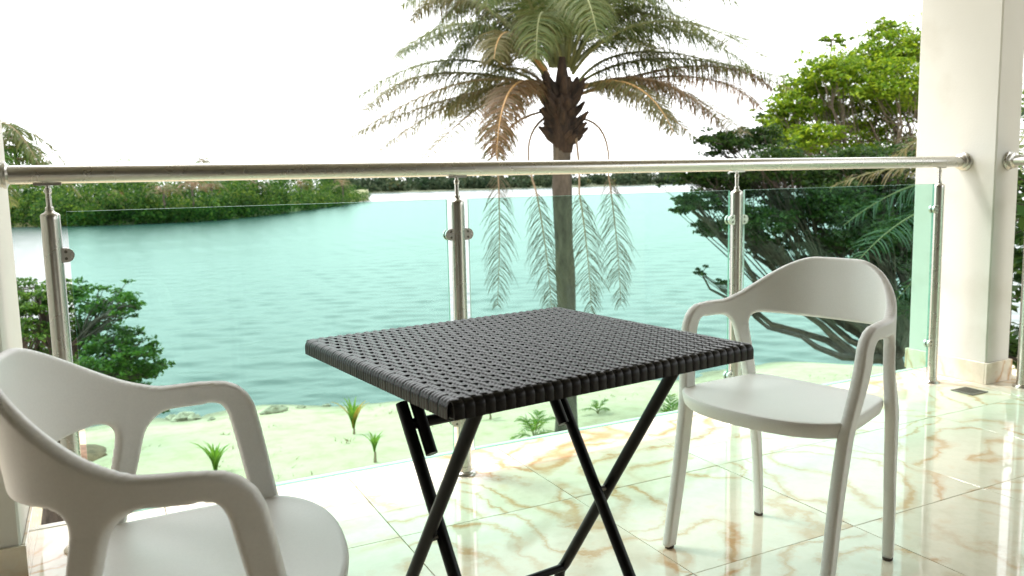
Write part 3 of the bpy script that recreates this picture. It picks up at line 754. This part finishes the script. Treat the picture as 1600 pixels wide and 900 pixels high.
PB = P(885, 600, 14.0); pbx, pby = PB[0], PB[1]; pz0 = gz(pbx, pby)
palm = tag(empty('oil_palm', (pbx, pby, pz0)), 'tall palm with arching fronds and brown skirt standing in front of the lake', 'palm tree')
def kid(o): return o
def wl(p): return np.asarray(p)-np.array([pbx, pby, pz0])
zt_ = P(872, 190, 14)[2]
tp = [(math.sin(k*.5)*.02, math.cos(k*.7)*.02, k*(zt_-pz0-.2)/11) for k in range(12)]
MB().tube(tp, [.21, .18]+[.158+.010*math.sin(k*2.1) for k in range(10)], 20).build('trunk', M['palmbark'], palm)
cz = zt_-pz0
MB().tube([(0, 0, cz-.55), (0, 0, cz-.2), (0, 0, cz+.15), (0, 0, cz+.6), (0, 0, cz+1.0)], [.15, .22, .20, .12, .05], 14).build('crown_shaft', M['boot'], palm)
stubs(palm, (0, 0, 0), cz-.36, cz+.50, .27, 74, M['boot'], .31)
D0 = 14.0
FR = [  # start, mid, tip in the photo; depth change at mid and tip; material, rachis
 ((850,135),(700,94),(560,152),.5,.9,'palm_green','rachis_g'), ((845,140),(720,130),(548,214),-.4,-.8,'palm_olive','rachis_b'),
 ((848,148),(730,152),(592,236),.9,1.6,'palm_olive','rachis_b'), ((852,120),(745,38),(622,84),-.5,-1.1,'palm_green','rachis_g'),
 ((855,110),(740,0),(628,8),.4,.8,'palm_green','rachis_g'), ((852,140),(800,138),(776,242),-1.4,-2.0,'palm_brown','rachis_o'),
 ((858,118),(800,52),(772,92),-1.3,-2.2,'palm_olive','rachis_o'), ((900,135),(1030,92),(1228,122),.2,.5,'palm_green','rachis_g'),
 ((902,142),(1030,128),(1152,222),-.5,-1.0,'palm_brown','rachis_b'), ((900,140),(985,132),(1052,206),-1.3,-2.0,'palm_olive','rachis_o'),
 ((895,115),(1010,40),(1172,104),-.3,-.5,'palm_green','rachis_g'), ((893,110),(985,10),(1110,62),.7,1.2,'palm_green','rachis_g'),
 ((880,105),(850,20),(838,92),-1.5,-2.6,'palm_green','rachis_g'), ((888,100),(905,-10),(935,60),-1.6,-2.8,'palm_green','rachis_g'),
 ((870,100),(820,-40),(730,-20),-.9,-1.5,'palm_green','rachis_g'), ((885,95),(960,-70),(1080,-60),.3,.5,'palm_green','rachis_g'),
 ((872,95),(845,-110),(770,-170),.5,.9,'palm_green','rachis_g'), ((880,95),(890,-120),(910,-260),.2,.3,'palm_green','rachis_g'),
 ((882,95),(930,-100),(1010,-190),-.6,-1.1,'palm_green','rachis_g'), ((876,100),(868,-30),(880,40),1.7,2.9,'palm_green','rachis_g'),
 ((865,105),(790,-10),(690,30),1.3,2.2,'palm_green','rachis_g'), ((892,108),(980,60),(1075,130),1.5,2.6,'palm_olive','rachis_g'),
 ((890,105),(950,-30),(1010,0),-1.3,-2.2,'palm_green','rachis_g'), ((860,105),(800,-50),(760,10),-1.5,-2.3,'palm_green','rachis_g'),
 ((898,150),(1080,120),(1190,170),1.0,1.5,'palm_brown','rachis_b'), ((856,140),(780,110),(690,190),1.6,2.4,'palm_green','rachis_b'),
 ((893,112),(1000,-20),(1160,10),-.8,-1.4,'palm_green','rachis_g'), ((884,100),(900,-60),(960,-40),1.6,2.6,'palm_green','rachis_g'),
]
for a, b, c, d1, d2, mt_, mr_ in FR[:13]+FR[24:26]:     # each big arching frond has a neighbour close by
    q = rng.normal(0, 1, 6)
    FR.append((a, (b[0]+q[0]*16, b[1]+q[1]*14+6), (c[0]+q[2]*22, c[1]+q[3]*18+8), d1*.6+q[4]*.6, d2*.6+q[5]*1.0, mt_ if q[0] > 0 else 'palm_olive', mr_))
for k in range(16):     # the dense heart of the crown, mostly above the frame
    az = k*2.399; el = .35+1.1*rng.uniform(0, 1); dx, dz_ = math.cos(az), math.sin(az); L_ = 330*rng.uniform(.7, 1.0)
    h1 = math.sin(el)
    if dz_ < -.15: dz_ = -dz_*.6
    FR.append(((876+dx*12, 105), (876+dx*L_*.42*math.cos(el*.8), 105-L_*.52*h1), (876+dx*L_*.85*math.cos(el*.6), 105-L_*(.62*h1-.30)),
               dz_*1.6*math.cos(el*.8), dz_*3.1*math.cos(el*.6), 'palm_green', 'rachis_g'))
for a, b, c, d1, d2, mt_, mr_ in FR:
    frond(palm, wl(P(*a, D0)), wl(P(*b, D0+d1)), wl(P(*c, D0+d2)), .66 if mt_ != 'palm_green' else .74, M[mt_], M[mr_], 150, .13, .46, .0165)
HG = [  # bent-down fronds hanging beside the trunk
 ((845,175),(792,205),(778,262),(777,478),-.9), ((850,185),(826,228),(838,300),(862,484),-1.3),
 ((895,190),(903,240),(905,300),(924,488),-1.4), ((895,185),(940,205),(951,275),(970,476),-.8)]
for a, b, c, d, dd in HG:
    q = [wl(P(*a, D0-.3)), wl(P(*b, D0+dd*.7)), wl(P(*c, D0+dd)), wl(P(*d, D0+dd))]
    arc = np.concatenate([bez(q[0], q[1], q[2], 10)])
    st = MB().tube(arc, list(np.linspace(.024, .014, 10)), 6).build('bent_petiole', M['rachis_b'], palm)
    frond(palm, q[2], (q[2]+q[3])/2+RT*.03, q[3], .50, M['palm_grey'], M['rachis_b'], 92, .0, .40, .0100, .013, .8, drop=.28, jit=.30)

def far_palm(name, px, py_top, depth, h_tr, fr_len, label, parent_mats, nf=14, leafn=14, group=None, wd=.12):
    c = P(px, py_top, depth); base = c-np.array([0, 0, h_tr])
    o = tag(empty(name, base), label, 'palm tree', group)
    MB().tube([(0, 0, 0), (.1, 0, h_tr*.5), (0, 0, h_tr)], [fr_len*.07, fr_len*.055, fr_len*.05], 7).build('trunk', M['palmbark'], o)
    for i in range(nf):
        az = i*2.399; el = rng.uniform(-.3, 1.2); L = fr_len*rng.uniform(.8, 1.1)
        dh = np.array([math.cos(az), math.sin(az), 0]); p0 = np.array([0, 0, h_tr])
        p1 = p0+dh*L*.5*math.cos(el*.7)+np.array([0, 0, L*.45*math.sin(el)+.1*L]); p2 = p0+dh*L*.92*math.cos(el*.4)+np.array([0, 0, L*(.35*math.sin(el)-.28)])
        frond(o, p0, p1, p2, fr_len*.26, M[parent_mats[i % len(parent_mats)]], M['rachis_b'], leafn, .18, .5, wd, fr_len*.012)
    return o
wm = ['palm_green', 'palm_olive', 'palm_green', 'palm_brown']
for k, (px, py_, dp, h, fl, txt) in enumerate([
    (180, 312, 118, 4, 2.6, 'leftmost palm standing low among the peninsula woodland'),
    (255, 303, 117.5, 4.4, 3.2, 'broad palm at the peninsula waterfront, just left of the brown one'),
    (300, 297, 120.5, 5, 3.0, 'brownish palm with a visible trunk at the peninsula waterfront'),
    (330, 293, 127, 5.6, 2.8, 'light green palm on the peninsula right of the brown palm'),
    (400, 292, 143, 5.6, 3.0, 'palm rising in the right half of the peninsula woodland'),
    (470, 292, 170, 5.6, 3.2, 'palm nearest the tip of the wooded peninsula but one'),
    (535, 290, 197, 5.6, 3.4, 'last palm close to the tip of the wooded peninsula'),
    (318, 256, 165, 12, 2.6, 'lone tall palm top just showing above the handrail at left')]):
    far_palm('peninsula_palm', px, py_, dp, h, fl, txt, wm if k not in (2,) else ['palm_brown', 'palm_olive'], 13, 11, 'palms on the peninsula', .10)
far_palm('garden_palm', -40, 272, 15, 5.0, 1.75, 'palm fronds poking out beside the left column above the handrail', ['palm_green', 'leaf_mid', 'palm_green'], 26, 40, None, .032)

# palm beside the right column, fronds reaching left behind the glass
rp = P(1560, 335, 9.0); rpz = gz(rp[0], rp[1])
rpalm = tag(empty('column_palm', (rp[0], rp[1], rpz)), 'dark palm fronds spreading left from behind the right column', 'palm tree')
o_ = np.array([rp[0], rp[1], rpz])
MB().tube([(0, 0, 0), (0, 0, rp[2]-rpz)], [.2, .16], 12).build('trunk', M['palmbark'], rpalm)
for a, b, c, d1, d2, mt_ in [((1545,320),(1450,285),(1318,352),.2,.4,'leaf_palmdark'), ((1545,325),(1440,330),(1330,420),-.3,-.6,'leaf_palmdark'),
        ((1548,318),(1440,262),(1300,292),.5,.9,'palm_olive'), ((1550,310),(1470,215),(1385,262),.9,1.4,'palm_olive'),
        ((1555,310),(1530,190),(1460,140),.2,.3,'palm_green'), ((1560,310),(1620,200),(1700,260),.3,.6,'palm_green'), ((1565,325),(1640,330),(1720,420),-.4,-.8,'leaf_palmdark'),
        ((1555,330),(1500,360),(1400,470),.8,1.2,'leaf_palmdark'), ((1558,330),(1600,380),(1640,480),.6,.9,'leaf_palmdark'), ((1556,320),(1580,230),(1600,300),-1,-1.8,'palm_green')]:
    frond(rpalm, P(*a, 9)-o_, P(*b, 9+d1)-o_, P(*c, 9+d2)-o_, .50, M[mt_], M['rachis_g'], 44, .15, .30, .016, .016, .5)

# ------------------------------------------------------------------ broadleaf trees
def tree(name, base, clumps, leaf, lm, bm, label, trunk_r=.16, dens=1.0, fork=None, cat='tree', twigs=5, ratio=.55, flat=.42, up=.9, spread=.55):
    """clumps: (centre xyz, horizontal radius, leaf count)"""
    base = np.asarray(base, float); o = tag(empty(name, base), label, cat)
    fork = np.asarray(fork, float)-base if fork is not None else np.array([0, 0, 1.0])
    mb = MB(); mid = fork*.5+np.array([.08, -.05, 0])
    mb.tube([(0, 0, -.1), mid*.5, mid, fork], [trunk_r*1.3, trunk_r, trunk_r*.9, trunk_r*.8], 10)
    mb.build('trunk', bm, o)
    lb = MB(); tw = MB(); cs = []
    for ctr, R, n in clumps:
        n = int(n*dens)
        c = np.asarray(ctr, float)-base; L = np.linalg.norm(c-fork)
        m1 = fork+(c-fork)*.5+rng.normal(0, .09, 3)*L+np.array([0, 0, -.08*L])
        path = bez(fork, m1, c, 9); path[1:-1] += rng.normal(0, .02, (7, 3))*L
        lb.tube(path, list(np.linspace(trunk_r*.42, .012, 9)), 6)
        K = max(5, int(n/26))
        sub = c+unit(rng.normal(0, 1, (K, 3)))*(rng.uniform(0, 1, (K, 1))**.4)*R*np.array([1.15, 1.15, flat*1.25])
        far_ = rng.uniform(0, 1, K) < .22; sub[far_] += np.clip(rng.normal(0, .28, (int(far_.sum()), 3)), -.5, .5)*R
        for s in sub[:twigs*3]:
            st = path[rng.integers(4, 9)]; m2 = (st+s)/2+rng.normal(0, .08, 3)*R
            tw.tube(bez(st, m2, s, 5), [.014, .011, .009, .006, .004], 4, cap=False)
        per = int(n/K)
        for s in sub:
            cs.append(s+rng.normal(0, 1, (per, 3))*np.array([.15, .15, .05])*R*rng.uniform(.6, 1.25))
    lb.build('limbs', bm, o); tag(tw.build('twigs', bm, o), kind='stuff')
    v, f = rand_leaves(np.concatenate(cs), leaf, up, spread, ratio)
    obj('crown', mesh_np('crown', v, f), lm, o)
    return o
def cl(items, dep): return [(P(x, y, dep+d), r, n) for x, y, d, r, n in items]
# tall bright tree further back at right
bt = P(1500, 500, 17.5)
tree('bright_tree', (bt[0], bt[1], gz(bt[0], bt[1])), cl([
    (1420,72,0,.75,1000),(1360,95,.8,.7,900),(1300,112,-.5,.65,800),(1262,140,.3,.55,650),(1395,125,-.9,.8,1000),(1340,150,.6,.7,900),
    (1240,165,-.3,.5,600),(1290,175,.9,.6,700),(1225,205,.2,.45,500),(1270,215,-.8,.6,700),(1350,205,.9,.6,500),(1410,170,.4,.7,800),
    (1480,90,.5,1.0,800),(1540,60,0,1.0,600),(1240,235,.6,.5,500),(1330,245,-.4,.6,600),(1400,230,1.0,.6,500),(1205,190,.9,.35,300),(1300,60,1.2,.3,120),(1385,48,.4,.4,260),(1560,150,0,1.0,500)], 17.5),
    .095, M['leaf_bright'], M['bark'], 'tall bright yellow-green tree rising above the handrail beside the right column', .2, fork=P(1460, 420, 17.5), twigs=9, dens=3.6)
# darker spreading tree in front of it, low limbs over the water
dt = P(1425, 640, 12.5)
tree('spreading_tree', (dt[0], dt[1], gz(dt[0], dt[1])), cl([
    (1130,225,.3,.36,500),(1185,215,.8,.4,500),(1090,275,0,.36,520),(1150,290,.5,.45,650),(1085,318,-.3,.32,420),(1210,255,-.4,.45,600),(1260,280,.4,.5,700),
    (1110,355,.2,.26,260),(1180,345,-.5,.45,600),(1240,330,.6,.5,700),(1300,320,-.3,.55,800),(1360,300,.5,.55,800),(1200,385,.5,.3,260),(1290,380,.7,.45,520),
    (1350,365,-.4,.5,700),(1400,340,.3,.6,800),(1400,410,.5,.55,700),(1410,470,0,.5,600),(1340,430,.6,.35,260),(1395,530,.4,.4,400),(1095,425,.4,.14,40),(1130,440,.2,.13,40),(1440,400,.8,.7,700),(1470,300,.5,.8,700),(1310,260,.7,.5,600),(1390,250,.2,.5,600)], 12.5),
    .068, M['leaf_dark'], M['darkbark'], 'dark spreading tree with low crooked limbs over the water behind the right chair', .17, fork=P(1395, 560, 12.5), twigs=11, dens=4.6)
# crooked bare limbs of that tree are its own; a second low trunk shows behind the chair back
# left almond-like tree
lt = P(70, 690, 10.5)
tree('lakeside_tree', (lt[0], lt[1], gz(lt[0], lt[1])), cl([
    (60,470,0,.36,420),(110,452,.3,.3,300),(165,470,.2,.34,380),(195,478,-.2,.22,160),(40,505,-.3,.4,500),(130,505,.5,.42,560),(180,530,0,.36,420),(215,545,-.3,.26,240),(90,545,.3,.45,600),
    (150,570,-.4,.45,600),(215,578,.2,.34,420),(240,575,-.1,.2,150),(50,580,.5,.5,600),(120,610,.2,.45,560),(185,605,.4,.36,380),(60,640,0,.45,460),(150,640,.5,.32,300),(245,636,.6,.16,90),(10,560,.4,.6,500),(-30,500,.6,.6,400),(20,450,.7,.35,220)], 10.5),
    .068, M['leaf_mid'], M['darkbark'], 'leafy green tree by the shore behind the left railing post', .12, fork=P(75, 600, 10.5), twigs=7, dens=2.6)
# dark foliage seen past the right column; unseen clumps added to dim glass reflections
tree('dark_tree', (7.2, -.6, gz(7.2, -.6)), [((6.6+.5*math.cos(k*2.4)+rng.uniform(0, 2.2), -6.0+k*.20+rng.normal(0, .25), rng.uniform(-3.2, 4.0)), rng.uniform(.7, 1.0), 420) for k in range(34)]
    + cl([(1630,290,0,.5,400),(1640,360,.3,.6,500),(1650,440,0,.7,600),(1635,510,.2,.6,500),(1640,580,0,.6,400)], 6.5),
    .11, M['leaf_dark'], M['darkbark'], 'dark foliage glimpsed past the right column at the frame edge, with unseen clumps added to dim reflections', .14, fork=(7.2, -.6, -.6))

# ------------------------------------------------------------------ garden details: seedlings, rocks, leaf litter
def blade(parent, p0, d, h, width, mt):
    """one strap-like seedling leaf, folded along its midrib and split at the tip"""
    d = np.asarray(d, float); side = unit(np.cross(d, [0, 0, 1.0])); vs = []; fs = []
    for sgn in (-1, 1):
        k = len(vs)
        for j, t in enumerate(np.linspace(0, 1, 6)):
            c = np.asarray(p0)+d*(h*.55*t**1.7)+np.array([0, 0, h*(t-.28*t**3)]); wv = width*math.sin(math.pi*min(1, .1+.85*t))**.8*(1-.6*t*t)
            sp = sgn*side*max(0, t-.55)*h*.22
            vs += [c+sp, c+sp+sgn*side*wv+np.array([0, 0, wv*.35])]
        fs += [(k+2*j, k+2*j+1, k+2*j+3, k+2*j+2) for j in range(5)]
    return obj('leaf', mesh_np('leaf', vs, fs), mt, parent)
def seedling(px, py_, h, nl, spread, label, yellow=0, stem=.0, strap=False):
    z = -3.3
    for _ in range(6): p = Pz(px, py_, z); z = gz(p[0], p[1])
    o = tag(empty('palm_seedling', (p[0], p[1], z)), label, 'seedling', 'young palms planted in the sand')
    if stem: MB().tube([(0, 0, -.03), (.01, 0, stem)], [.03, .018], 8).build('stem', M['rachis_b'], o)
    for i in range(nl):
        az = i*2.399+.4; e = (.25+.75*(i/nl))*1.3
        d = np.array([math.cos(az), math.sin(az), 0]); L = h*rng.uniform(.75, 1.05); r_ = spread*L
        p0 = np.array([0, 0, stem]); p1 = p0+d*r_*.35*(1.3-e*.5)+np.array([0, 0, L*.62*min(1, e)]); p2 = p0+d*r_*(1.25-e*.55)+np.array([0, 0, L*(e-.25 if e < 1.1 else .95)])
        y = i < yellow
        if strap:
            blade(o, p0, d*(1.35-e*.8), L, h*.085, M['seedling_y' if y else 'seedling']); continue
        fr = frond(o, p0, p1, p2, h*.34, M['seedling_y' if y else 'seedling'], M['rachis_o' if y else 'rachis_g'], 11, .25, .22, .018, .010, 1.1)
    return o
seedling(553, 678, .72, 10, .55, 'yellow-green palm seedling with a brown lower leaf near the water', 3, .10, True)
seedling(586, 722, .44, 9, .7, 'small green palm seedling on a thin stem right of the yellowish one', 0, .16, True)
seedling(337, 738, .68, 10, .75, 'bright green palm seedling seen above the near chair arm', 0, 0, True)
seedling(836, 690, .62, 10, .8, 'largest palm seedling in the sand, framed by the table legs')
seedling(934, 646, .34, 6, 1.1, 'sprawling dark palm seedling right of the palm trunk')
seedling(1046, 668, .62, 9, .6, 'palm seedling half hidden by the right chair front leg')
seedling(766, 655, .30, 5, .9, 'stubby palm seedling behind the table crossbar', 1, .08)
def rock(px, py_, r, label):
    z = -3.6
    for _ in range(6): p = Pz(px, py_, z); z = gz(p[0], p[1])
    mb = MB(); n, m = 9, 6; v = []
    for i in range(m+1):
        a = math.pi*i/m
        for k in range(n):
            b = 2*math.pi*k/n; q = r*rng.uniform(.72, 1.15)
            v.append((q*1.5*math.sin(a)*math.cos(b), q*math.sin(a)*math.sin(b), q*.62*math.cos(a)+r*.2))
    f = [(i*n+k, (i+1)*n+k, (i+1)*n+(k+1) % n, i*n+(k+1) % n) for i in range(m) for k in range(n)]
    o = mb.add(v, f).build('shore_rock', M['rock'], None, False); o.location = tuple(p[:2])+(z,); o.rotation_euler = (0, 0, rng.uniform(0, 6))
    return tag(o, label, 'rock', 'rocks along the waterline')
for k, (x, y_, r) in enumerate([(268,655,.14),(286,656,.20),(304,655,.15),(330,656,.08),(365,654,.10),(395,652,.09),(425,645,.17),(440,641,.12),(470,637,.08),(510,634,.07)]):
    rock(x, y_, r, ['left end rock of the rocky shoreline by the left tree', 'largest rock on the shoreline right of the left tree', 'third rock from the left tree along the waterline', 'small low stone between the two rock groups, left one',
        'flat stone at the water in the middle of the shoreline', 'low stone just left of the chair arm gap on the shoreline', 'bulky rock on the shoreline just right of the chair leg', 'rock touching the bulky one on its right', 'small stone on the shoreline right of the bulky rock', 'last small stone towards the yellow seedling on the shore'][k])
# brown bank with leaf litter under the left tree
c0 = Pz(60, 705, -3.25); v = []; n = 26
for i, (rr, z) in enumerate(((1.0, -.02), (.85, .10), (.6, .22), (.3, .28), (.02, .30))):
    for k in range(n):
        a = 2*math.pi*k/n; w2 = 1+.12*math.sin(3*a+i)+rng.normal(0, .03)
        v.append((2.1*rr*w2*math.cos(a), 1.5*rr*w2*math.sin(a), z+rng.normal(0, .02)))
f = [(i*n+k, i*n+(k+1) % n, (i+1)*n+(k+1) % n, (i+1)*n+k) for i in range(4) for k in range(n)]+[tuple(4*n+k for k in range(n))]
o = MB().add(v, f).build('soil_bank', M['soil']); o.location = (c0[0]-1.0, c0[1], gz(c0[0], c0[1])); tag(o, kind='structure')

# sparse weeds and dry litter scattered over the sand
vs = []; fs = []; k = 0
for _ in range(70):
    cx, cy = rng.uniform(-2, 16), rng.uniform(3, 14.5); r_ = rng.uniform(.05, .4)
    for _ in range(int(rng.uniform(6, 26))):
        x, y = cx+rng.normal(0, r_), cy+rng.normal(0, r_)
        if y > shore_y(x)-.8: continue
        z = gz(x, y); d = rng.normal(0, 1, 2); d /= np.hypot(*d); h = rng.uniform(.01, .06); L = rng.uniform(.03, .10); w2 = rng.uniform(.004, .012)
        p = np.array([x, y, z]); q = p+np.array([d[0]*L, d[1]*L, h]); sd_ = np.array([-d[1], d[0], 0])*w2
        vs += [p-sd_, p+sd_, q+sd_*.3, q-sd_*.3]; fs.append((k, k+1, k+2, k+3)); k += 4
M['weed'] = m_leaf('sand_weed', [(.10,.13,.03),(.16,.15,.05),(.22,.15,.08),(.12,.08,.04)], .2, .8)
tag(obj('sand_weeds', mesh_np('sand_weeds', vs, fs), M['weed']), 'sparse weeds and dry litter scattered over the pale sand', 'weeds', kind='stuff')
